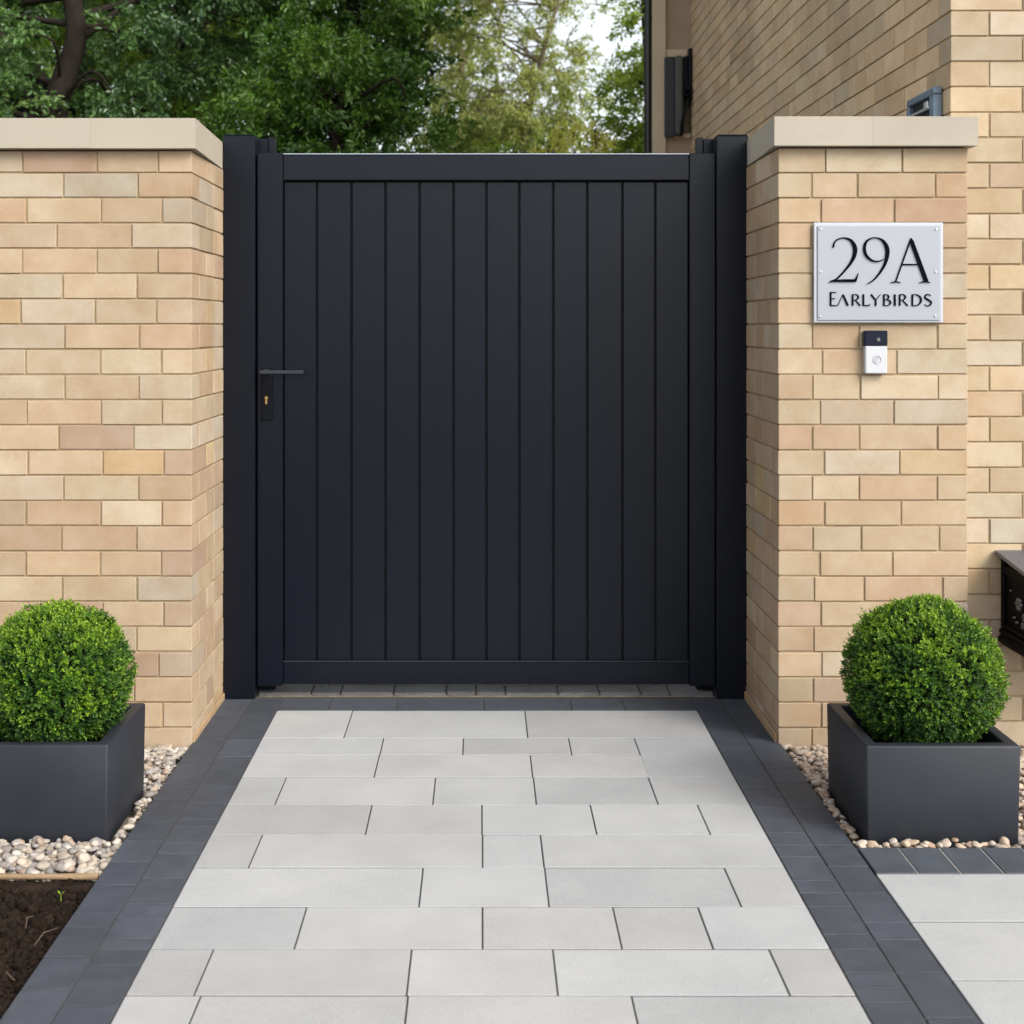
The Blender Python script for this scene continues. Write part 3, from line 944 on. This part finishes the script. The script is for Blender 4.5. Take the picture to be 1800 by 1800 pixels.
# soil bed
sm = MB()
nx, ny = 150, 150
X0, X1, Y0, Y1 = -2.1, XLo - .001, 1.5, YE + .004
vs = []
for j in range(ny):
    for i in range(nx):
        x = X0 + (X1 - X0) * i / (nx - 1); y = Y0 + (Y1 - Y0) * j / (ny - 1)
        zz_ = -.028 + .02 * noise.noise(Vector((x * 7, y * 7, 0))) + .012 * noise.noise(Vector((x * 22, y * 22, 5))) + .007 * noise.noise(Vector((x * 60, y * 60, 9)))
        if y > Y1 - .035: zz_ = max(zz_, -.018)
        if x > X1 - .03: zz_ = min(zz_, -.012)
        vs.append((x, y, zz_))
fs = [(j * nx + i, j * nx + i + 1, (j + 1) * nx + i + 1, (j + 1) * nx + i) for j in range(ny - 1) for i in range(nx - 1)]
sm.add(vs, fs)
n = 9000
x = RNG.uniform(-1.5, X1 - .006, n); y = RNG.uniform(1.9, Y1 - .01, n)
sz = np.minimum(RNG.gamma(1.5, .0022, n) + .001, .014)
sz = np.minimum(sz, np.maximum((X1 - x) * .8, .002))
zz_ = np.array([-.027 + .02 * noise.noise(Vector((a * 7, b * 7, 0))) + .012 * noise.noise(Vector((a * 22, b * 22, 5))) for a, b in zip(x, y)])
scatter(sm, np.stack([x, y, zz_], 1), sz, ROCK, [(1.4, 1.4, 1.4), (1.2, 1.1, 1.0), (.85, .78, .7), (.8, .7, .6), (.85, .85, .85)], .8)
tag(sm.build('soil', M['soil'], smooth=True), kind='structure')
tw = MB()
for (ax, ay, bx_, by_) in ((60, 1655, 105, 1628), (45, 1625, 60, 1608), (12, 1700, 26, 1722)):
    a = Vector(((ax - CX) / ((ay - CY) / H), gy(ay), -.008)); b = Vector(((bx_ - CX) / ((by_ - CY) / H), gy(by_), -.002))
    m_ = (a + b) / 2 + Vector((random.uniform(-.01, .01), random.uniform(-.01, .01), .008))
    tw.tube([a, m_, b], [.0010, .0014, .0007], 6)
tag(tw.build('twigs', M['twig'], smooth=True), 'scattered short tan twigs lying on the dark soil', 'twigs', kind='stuff')
sp = thing('seedling', 'tiny bright green seedling on the dark soil below the left gravel', 'plant', ((107 - CX) / ((1568 - CY) / H), gy(1568), -.02))
mb = MB(); mb.tube([sp.location, sp.location + Vector((0, 0, .016))], [.0012, .0009], 6); mb.build('stem', M['sprout'], sp)
mb = MB()
for k in range(3):
    q = k * 2.3 + .4
    o = sp.location + Vector((0, 0, .015)); d = Vector((math.cos(q), math.sin(q), .7)); s2 = Vector((-math.sin(q), math.cos(q), 0))
    mb.add([o, o + d * .005 + s2 * .003, o + d * .010, o + d * .005 - s2 * .003], [(0, 1, 2, 3)])
mb.build('leaves', M['sprout'], sp)


# ------------------------------------------------------------------ planters and box balls
def planter(R, label):
    x0, x1, y0, y1 = R
    t = thing('planter', label, 'planter', ((x0 + x1) / 2, (y0 + y1) / 2, -.02), 'square planters beside the path')
    b = bmesh.new()
    zt, zb, th = .229, -.02, .031
    def q(x, y, z): return b.verts.new((x - t.location.x, y - t.location.y, z - t.location.z))
    o0 = [q(*p, zb) for p in ((x0 + .004, y0 + .004), (x1 - .004, y0 + .004), (x1 - .004, y1 - .004), (x0 + .004, y1 - .004))]
    o1 = [q(*p, zt) for p in ((x0, y0), (x1, y0), (x1, y1), (x0, y1))]
    i1 = [q(*p, zt) for p in ((x0 + th, y0 + th), (x1 - th, y0 + th), (x1 - th, y1 - th), (x0 + th, y1 - th))]
    i0 = [q(*p, zt - .12) for p in ((x0 + th + .003, y0 + th + .003), (x1 - th - .003, y0 + th + .003), (x1 - th - .003, y1 - th - .003), (x0 + th + .003, y1 - th - .003))]
    b.faces.new(o0[::-1])
    for k in range(4):
        m = (k + 1) % 4
        b.faces.new((o0[k], o0[m], o1[m], o1[k])); b.faces.new((o1[k], o1[m], i1[m], i1[k])); b.faces.new((i1[k], i1[m], i0[m], i0[k]))
    b.faces.new(i0)
    bmesh.ops.bevel(b, geom=[e_ for e_ in b.edges], offset=.005, segments=3, affect='EDGES', profile=.5)
    me = bpy.data.meshes.new('planter_body'); b.to_mesh(me); b.free()
    for pl in me.polygons: pl.use_smooth = True
    me.materials.append(M['planter'])
    o = bpy.data.objects.new('planter_body', me); COL.objects.link(o); o.parent = t
    s = MB()
    n_ = 24
    vs = []
    for j in range(n_):
        for i in range(n_):
            x = x0 + .033 + (x1 - x0 - .066) * i / (n_ - 1); y = y0 + .033 + (y1 - y0 - .066) * j / (n_ - 1)
            vs.append((x, y, .165 + .008 * noise.noise(Vector((x * 30, y * 30, 1)))))
    s.add(vs, [(j * n_ + i, j * n_ + i + 1, (j + 1) * n_ + i + 1, (j + 1) * n_ + i) for j in range(n_ - 1) for i in range(n_ - 1)])
    s.build('potting_soil', M['soil'], t, smooth=True)
    return t


def unit(v):
    return v / (np.linalg.norm(v, axis=-1, keepdims=True) + 1e-9)


LEAF6 = np.array([(0, 0, 0), (.3, .5, .12), (.72, .36, .10), (1, 0, -.04), (.72, -.36, .10), (.3, -.5, .12)])
F6 = np.array([(0, 3, 2, 1), (0, 5, 4, 3)])
LEAF4 = np.array([(0, 0, 0), (.45, .5, .14), (1, 0, -.05), (.45, -.5, .14)])
F4 = np.array([(0, 2, 1), (0, 3, 2)])


def leaves(mb, pos, d, up, L, W, tints, six=True):
    d = unit(d)
    s = unit(np.cross(up, d)); nrm = np.cross(d, s)
    T, F = (LEAF6, F6) if six else (LEAF4, F4)
    v = pos[:, None, :] + d[:, None, :] * (T[None, :, 0:1] * L[:, None, None]) + s[:, None, :] * (T[None, :, 1:2] * W[:, None, None]) + nrm[:, None, :] * (T[None, :, 2:3] * W[:, None, None])
    mb.add_many(v, F, np.clip(tints, 0, .8), RNG.random(len(pos)))


def box_ball(c, rx, rz, label, seed):
    global RNG
    RNG = np.random.default_rng(seed)
    c = np.array(c)
    t = thing('box_ball', label, 'shrub', (c[0], c[1], .16), 'clipped box balls in planters')
    n_s = 7400                                    # little shoots, each a tuft of leaves
    u = unit(RNG.normal(size=(n_s, 3)))
    u = u[u[:, 2] > -.80]; n_s = len(u)
    lump = np.array([.06 * noise.noise(Vector(q * 2.2) + Vector((seed, 0, 0))) + .03 * noise.noise(Vector(q * 6) + Vector((seed, 5, 0))) for q in u])
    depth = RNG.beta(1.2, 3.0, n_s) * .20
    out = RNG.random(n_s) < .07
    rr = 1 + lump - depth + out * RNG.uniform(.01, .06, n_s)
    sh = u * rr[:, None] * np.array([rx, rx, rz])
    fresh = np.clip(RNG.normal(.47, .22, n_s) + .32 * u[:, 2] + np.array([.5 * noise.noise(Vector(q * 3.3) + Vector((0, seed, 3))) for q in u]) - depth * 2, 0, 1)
    per = 9
    idx = np.repeat(np.arange(n_s), per)
    k = np.tile(np.arange(per), n_s)
    ax = unit(u[idx] + RNG.normal(0, .28, (n_s, 3))[idx] + np.array([0, 0, .25]))
    h_ = unit(np.cross(ax, RNG.normal(size=(n_s, 3))[idx]))
    g_ = np.cross(ax, h_)
    ang = k * 2.4 + RNG.uniform(0, 6.28, n_s)[idx]
    rad = h_ * np.cos(ang)[:, None] + g_ * np.sin(ang)[:, None]
    lev = (k / per)
    p = c + sh[idx] + ax * ((lev - .75) * .015)[:, None] + RNG.normal(0, .0015, (len(idx), 3))
    d = rad * (1.05 - .75 * lev)[:, None] + ax * (.35 + .75 * lev)[:, None] + RNG.normal(0, .18, (len(idx), 3))
    L = RNG.uniform(.0052, .0092, len(idx)) * (1.1 - .3 * lev)
    W = L * RNG.uniform(.5, .66, len(idx))
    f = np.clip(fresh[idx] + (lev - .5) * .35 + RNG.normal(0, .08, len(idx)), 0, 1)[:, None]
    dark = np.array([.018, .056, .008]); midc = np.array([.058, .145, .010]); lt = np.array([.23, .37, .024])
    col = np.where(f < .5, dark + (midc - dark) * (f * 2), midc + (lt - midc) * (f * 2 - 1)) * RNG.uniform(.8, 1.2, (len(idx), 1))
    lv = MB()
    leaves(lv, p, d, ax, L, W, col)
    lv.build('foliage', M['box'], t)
    core = MB()
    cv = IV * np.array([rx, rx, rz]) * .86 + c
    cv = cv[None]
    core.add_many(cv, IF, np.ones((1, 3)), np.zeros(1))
    core.tube([(c[0], c[1], .155), (c[0], c[1], .20), (c[0] + .01, c[1], c[2])], [.014, .012, .008], 8)
    core.build('inner_twigs', M['boxcore'], t, smooth=True)


planter(LP, 'dark grey square planter on the left gravel beside the long wall')
planter(RP, 'dark grey square planter on the right gravel below the number plate pillar')
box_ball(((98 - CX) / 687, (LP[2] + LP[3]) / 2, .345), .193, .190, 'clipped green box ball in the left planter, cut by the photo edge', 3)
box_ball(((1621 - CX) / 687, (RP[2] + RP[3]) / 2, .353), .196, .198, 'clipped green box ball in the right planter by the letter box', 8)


# ------------------------------------------------------------------ trees
def tree(name, label, cat, trunk, tr, clumps, n_leaf, leaf_len, leaf_w, palette, material, twigs=8, droop=.15, group=None, limb_r=.03,
         six=True, twig_geo=0.0, limbs=.5, seed=1, flat=.6, bark='bark'):
    global RNG
    RNG = np.random.default_rng(seed); random.seed(seed)
    base = Vector(trunk[0])
    t = thing(name, label, cat, (base.x, base.y, base.z), group)
    w = MB()
    n = len(trunk)
    # smooth trunk
    tp = [Vector(p[:3]) for p in smooth_line([(*p, 0) for p in trunk], 5)] if n > 2 else [Vector(p) for p in trunk]
    m = len(tp)
    w.tube(tp, [tr * (1 - .6 * i / (m - 1)) for i in range(m)], 12, wob=.12)
    C = np.array([c[0] for c in clumps]); R = np.array([c[1] for c in clumps])
    cen = C.mean(0)
    for ci in range(len(C)):
        if random.random() > limbs: continue
        e_ = Vector(C[ci])
        cands = [p for p in tp if p.z < e_.z + .3] or [tp[0]]
        s_ = min(cands[len(cands) // 4:] or cands, key=lambda p: (p - e_).length + random.uniform(0, .4))
        mid = s_.lerp(e_, .5) + Vector((random.uniform(-.15, .15), random.uniform(-.15, .15), random.uniform(.0, .25)))
        k = (e_ - s_).length
        r0 = limb_r * min(1.3, .35 + k * .35)
        pts = smooth_line([(*s_, 0), (*mid, 0), (*e_, 0)], 4)
        w.tube([Vector(p[:3]) for p in pts], [r0 * (1 - .82 * i / (len(pts) - 1)) for i in range(len(pts))], 6, cap=False)
    # twigs per clump
    nt = len(C) * twigs
    ti = np.repeat(np.arange(len(C)), twigs)
    outd = unit(C - cen)[ti]
    td = unit(RNG.normal(size=(nt, 3)) * np.array([1, 1, flat]) + outd * .6 + np.array([0, 0, -droop]))
    tl = R[ti] * RNG.uniform(.55, 1.25, nt)
    if twig_geo:
        for q in range(nt):
            if random.random() < twig_geo:
                a = Vector(C[ti[q]]); b = a + Vector(td[q]) * tl[q]
                w.tube([a, a.lerp(b, .5) + Vector((0, 0, .03)), b], [.006, .004, .0015], 4, cap=False)
    w.build('trunk', M[bark], t, smooth=True)
    wl = tl / tl.sum()
    li = RNG.choice(nt, n_leaf, p=wl)
    f = np.sqrt(RNG.random(n_leaf)) * 1.02
    pos = C[ti[li]] + td[li] * (f * tl[li])[:, None] + RNG.normal(0, leaf_len * .55, (n_leaf, 3))
    pos[:, 2] -= droop * .5 * (f * tl[li]) ** 2
    d = unit(td[li] * .8 + RNG.normal(0, .75, (n_leaf, 3)) + np.array([0, 0, -.25 - droop]))
    up = unit(np.array([0, 0, 1.0]) + RNG.normal(0, .55, (n_leaf, 3)) + outd[li] * .35)
    L = leaf_len * RNG.uniform(.6, 1.3, n_leaf); W = L * leaf_w * RNG.uniform(.8, 1.2, n_leaf)
    pal = np.array(palette)
    cb = RNG.random(len(C))
    u = np.clip(cb[ti[li]] * .55 + RNG.random(nt)[li] * .25 + RNG.random(n_leaf) * .35 - .08, 0, .999) * (len(pal) - 1)
    i0 = u.astype(int); fr = (u - i0)[:, None]
    col = (pal[i0] * (1 - fr) + pal[np.minimum(i0 + 1, len(pal) - 1)] * fr) * RNG.uniform(.75, 1.25, (n_leaf, 1))
    c_ = MB()
    leaves(c_, pos, d, up, L, W, col, six)
    c_.build('crown', M[material], t)
    return t


def ell(c, r, n, rmin, rmax, shell=.5, zmin=None, seed=0):
    g_ = np.random.default_rng(seed)
    out = []
    while len(out) < n:
        v = unit(g_.normal(size=3)) * (shell + (1 - shell) * g_.random() ** .5)
        p = np.array(c) + v * np.array(r)
        p += g_.normal(0, .08, 3)
        if zmin is not None and p[2] < zmin: continue
        out.append((p, g_.uniform(rmin, rmax)))
    return out


def px(xp_, yp, d): return np.array(at(xp_, yp, d))


GREEN_D = [(.030, .075, .012), (.055, .125, .018), (.095, .19, .026), (.17, .28, .04)]
GREEN_G = [(.036, .080, .026), (.062, .130, .036), (.10, .19, .05), (.17, .27, .07)]
OLIVE = [(.085, .13, .016), (.135, .20, .024), (.20, .28, .035), (.27, .34, .05)]
LIGHT = [(.25, .29, .10), (.33, .37, .12), (.40, .43, .15), (.46, .47, .18)]
YELL = [(.56, .56, .17), (.66, .62, .19), (.72, .65, .22), (.60, .63, .18)]

d = 9.0
tree('broadleaf_tree', 'large dark tree with a leaning bare trunk behind the left wall', 'tree',
     [px(80, 730, d) * np.array([1, 1, 0]), px(86, 420, d), px(92, 215, d), px(112, 140, d), px(134, 60, d), px(122, -40, d), px(100, -300, d)], .115,
     [c for c in ell(px(60, -120, 9.9), (1.9, 1.3, 1.9), 230, .2, .36, .35, seed=1) if not (abs(c[0][0] - px(110, 100, d)[0]) < .50 and c[0][1] < d + .55)]
     + [(px(*q), .32) for q in ((30, 60, 8.7), (10, 130, 8.7), (-5, 190, 8.6), (225, 50, 8.9), (235, 120, 8.9), (215, 190, 8.7), (260, 30, 8.8), (-20, 40, 8.7))],
     105000, .043, .5, GREEN_G, 'leaf', seed=2, limb_r=.03, limbs=.2)
tree('forked_tree', 'dark forked stem rising at the far left behind the coping', 'tree',
     [px(70, 730, 9.15) * np.array([1, 1, 0]), px(76, 300, 9.15), px(72, 190, 9.15), px(58, 140, 9.15), px(20, 90, 9.15), px(-30, 20, 9.2)], .075,
     [(px(-60, 0, 9.2), .4), (px(-40, 60, 9.3), .35), (px(0, 20, 9.3), .3)], 2500, .06, .5, GREEN_G, 'leaf', seed=5)
tree('olive_tree', 'olive green loose tree behind the left coping, between the trunk and the dark shrub', 'tree',
     [px(300, 690, 12) * np.array([1, 1, 0]), px(300, 350, 12), px(310, 150, 12), px(330, -150, 12)], .12,
     ell(px(290, 20, 12.2), (1.25, 1.1, 2.0), 170, .2, .36, .3, seed=3), 60000, .043, .5, OLIVE, 'leafsoft', seed=4, twig_geo=.3)
tree('laurel_shrub', 'dense dark glossy shrub rising right behind the gate top on its handle side', 'shrub',
     [px(590, 760, 8.2) * np.array([1, 1, 0]), px(590, 500, 8.2), px(585, 300, 8.2), px(590, 180, 8.2)], .06,
     ell(px(570, 380, 8.2) , (.78, .6, 1.05), 130, .2, .34, .55, zmin=.4, seed=5) + [(px(*q), .22) for q in ((400, 215, 8.0), (440, 160, 8.1), (370, 250, 8.0), (720, 215, 8.0), (750, 245, 8.0), (680, 170, 8.1), (620, 130, 8.0), (520, 130, 8.1))],
     60000, .040, .46, GREEN_D, 'leaf', seed=6)
tree('dark_tree', 'dark green tree overhanging at the top, behind the shrub in the middle left', 'tree',
     [px(610, 700, 10.3) * np.array([1, 1, 0]), px(615, 350, 10.3), px(625, 150, 10.3), px(620, -150, 10.3)], .11,
     ell(px(610, -50, 10.4), (.80, .9, 1.15), 120, .2, .34, .4, seed=7) + [(px(*q), .3) for q in ((500, 40, 10), (540, 80, 10), (610, 90, 10), (690, 70, 10), (730, 110, 10.2), (740, 30, 10.1))],
     58000, .043, .5, GREEN_D, 'leaf', seed=8)
tree('feathery_tree', 'pale olive feathery tree with sky showing through, above the gate middle', 'tree',
     [px(905, 680, 15) * np.array([1, 1, 0]), px(910, 400, 15), px(925, 230, 15), px(950, 110, 15), px(1000, -60, 15)], .05,
     ell(px(885, 110, 15.2), (.98, .9, 1.75), 190, .2, .36, .25, seed=9), 52000, .042, .42, LIGHT, 'leafsoft', seed=10, bark='palebark', twig_geo=.8, limb_r=.016, droop=.25)
tree('feathery_tree', 'second pale thin tree behind the feathery one, low by the dark shrub', 'tree',
     [px(790, 680, 17) * np.array([1, 1, 0]), px(800, 400, 17), px(815, 230, 17), px(800, -60, 17)], .09,
     ell(px(810, 200, 17.2), (.75, .9, 1.4), 80, .28, .46, .25, seed=19), 16000, .048, .45, LIGHT, 'leafsoft', seed=20, bark='palebark', twig_geo=.6, limb_r=.02)
tree('yellow_bush', 'small yellow green bush peeping over the gate beside the drainpipe', 'bush',
     [px(1010, 760, 11) * np.array([1, 1, 0]), px(1015, 500, 11), px(1020, 350, 11)], .04,
     ell(px(1015, 320, 11), (.30, .3, .38), 34, .12, .2, .4, seed=11), 5200, .038, .5, YELL, 'leafsoft', seed=12, twig_geo=.5, limb_r=.012)
tree('slender_tree', 'light green slender tree close beside the black drainpipe', 'tree',
     [px(1150, 700, 13) * np.array([1, 1, 0]), px(1148, 400, 13), px(1140, 150, 13), px(1130, -60, 13)], .08,
     ell(px(1150, 215, 13), (.52, .7, .55), 46, .2, .34, .35, seed=13) + [(px(*q), .24) for q in ((1110, 60, 13), (1100, 105, 13), (1120, 130, 13), (1100, -5, 13.2), (1125, 30, 13), (1085, 150, 13.1))],
     15000, .048, .5, [(.17, .25, .05), (.25, .34, .065), (.34, .43, .08), (.42, .48, .11)], 'leafsoft', seed=14, twig_geo=.6, limb_r=.025)
for i, (xp_, yy, dd, lab) in enumerate(((-20, 60, 17, 'tall green tree far behind the left wall, left of the leaning trunk'),
                                       (250, 40, 18, 'tall mid green tree far behind the olive tree'),
                                       (520, 60, 17.5, 'tall green tree far behind the dark overhanging tree'))):
    tree('far_tree', lab, 'tree', [px(xp_, 640, dd) * np.array([1, 1, 0]), px(xp_ + 5, 350, dd), px(xp_, 0, dd)], .14,
         ell(px(xp_, yy, dd), (1.5, 1.2, 2.3), 130, .4, .62, .25, seed=31 + i), 24000, .085, .55, [(.06, .11, .02), (.10, .17, .03), (.15, .23, .045)], 'leafsoft',
         group='tall trees at the back of the garden', seed=41 + i, six=False)
tree('back_shrub', 'mixed green shrub behind the gate, under the feathery tree', 'shrub',
     [px(900, 700, 13.5) * np.array([1, 1, 0]), px(900, 500, 13.5), px(900, 330, 13.5)], .05,
     ell(px(900, 370, 13.5), (.95, .5, .72), 70, .2, .34, .4, seed=51), 12000, .05, .5, OLIVE, 'leafsoft', seed=52, limb_r=.02, twig_geo=.4)
tree('low_shrub', 'low leafy shrub just above the left coping, in front of the trunk foot', 'shrub',
     [px(230, 760, 8.4) * np.array([1, 1, 0]), px(230, 500, 8.4), px(230, 330, 8.4)], .05,
     ell(px(180, 375, 8.6), (1.1, .5, .52), 80, .2, .34, .4, zmin=.5, seed=61), 24000, .046, .46, GREEN_G, 'leaf', seed=62, limb_r=.02)

# rear garden fence, its tips just show over the gate
fn = thing('picket_fence', 'weathered pale picket fence whose tips just show over the gate top', 'fence', (.1, 10.7, 0))
mb = MB()
x = -2.6
zt = at(0, 264, 10.7).z
while x < 1.15:
    q = random.uniform(.8, 1.2); zz_ = zt + random.uniform(-.02, .02)
    mb.add([(x, 10.7, 0), (x + .055, 10.7, 0), (x + .055, 10.7, zz_ - .05), (x + .0275, 10.7, zz_), (x, 10.7, zz_ - .05),
            (x, 10.72, 0), (x + .055, 10.72, 0), (x + .055, 10.72, zz_ - .05), (x + .0275, 10.72, zz_), (x, 10.72, zz_ - .05)],
           [(0, 1, 2, 3, 4), (9, 8, 7, 6, 5), (0, 5, 6, 1), (1, 6, 7, 2), (2, 7, 8, 3), (3, 8, 9, 4), (4, 9, 5, 0)], tint=(q,) * 3, rnd=random.random())
    x += .085
mb.build('pickets', M['fence'], fn)
for z in (.5, 2.2):
    mb = MB(); mb.box(-2.6, 1.15, 10.722, 10.76, z, z + .08); mb.build('rail', M['fence'], fn)

# ------------------------------------------------------------------ light
SUN_DIR = Vector((.70, -.68, .80)).normalized()
elev = math.asin(SUN_DIR.z); azim = math.atan2(SUN_DIR.x, SUN_DIR.y)
wd = bpy.data.worlds.new("World"); SC.world = wd; wd.use_nodes = True
nt = wd.node_tree; bg = nt.nodes["Background"]
sky = nt.nodes.new("ShaderNodeTexSky"); sky.sky_type = 'NISHITA'; sky.sun_disc = False
sky.sun_elevation = elev; sky.sun_rotation = azim
sky.air_density = 1.0; sky.dust_density = 3.0; sky.ozone_density = 1.0
hs = nt.nodes.new("ShaderNodeHueSaturation"); hs.inputs["Saturation"].default_value = .29
nt.links.new(sky.outputs[0], hs.inputs["Color"]); nt.links.new(hs.outputs[0], bg.inputs["Color"])
bg.inputs["Strength"].default_value = .15
sl = bpy.data.lights.new("sun", 'SUN'); sl.energy = 1.05; sl.angle = math.radians(28); sl.color = (1, .965, .91)
so = bpy.data.objects.new("sun", sl); COL.objects.link(so); so.rotation_euler = SUN_DIR.to_track_quat('Z', 'Y').to_euler()

cam = bpy.data.cameras.new("camera"); co = bpy.data.objects.new("camera", cam); COL.objects.link(co)
co.location = (0, 0, H); co.rotation_euler = (math.radians(90), 0, 0)
cam.sensor_width = 36; cam.lens = 36 * K / 1800
cam.shift_x = (900 - CX) / 1800; cam.shift_y = -(900 - CY) / 1800
cam.clip_start = .05; cam.clip_end = 500
cam.dof.use_dof = True; cam.dof.focus_distance = 3.75; cam.dof.aperture_fstop = 5.4
SC.camera = co
SC.view_settings.view_transform = 'Standard'; SC.view_settings.look = 'None'
SC.view_settings.exposure = 1.06; SC.view_settings.gamma = 1
SC.render.resolution_x = SC.render.resolution_y = 1024
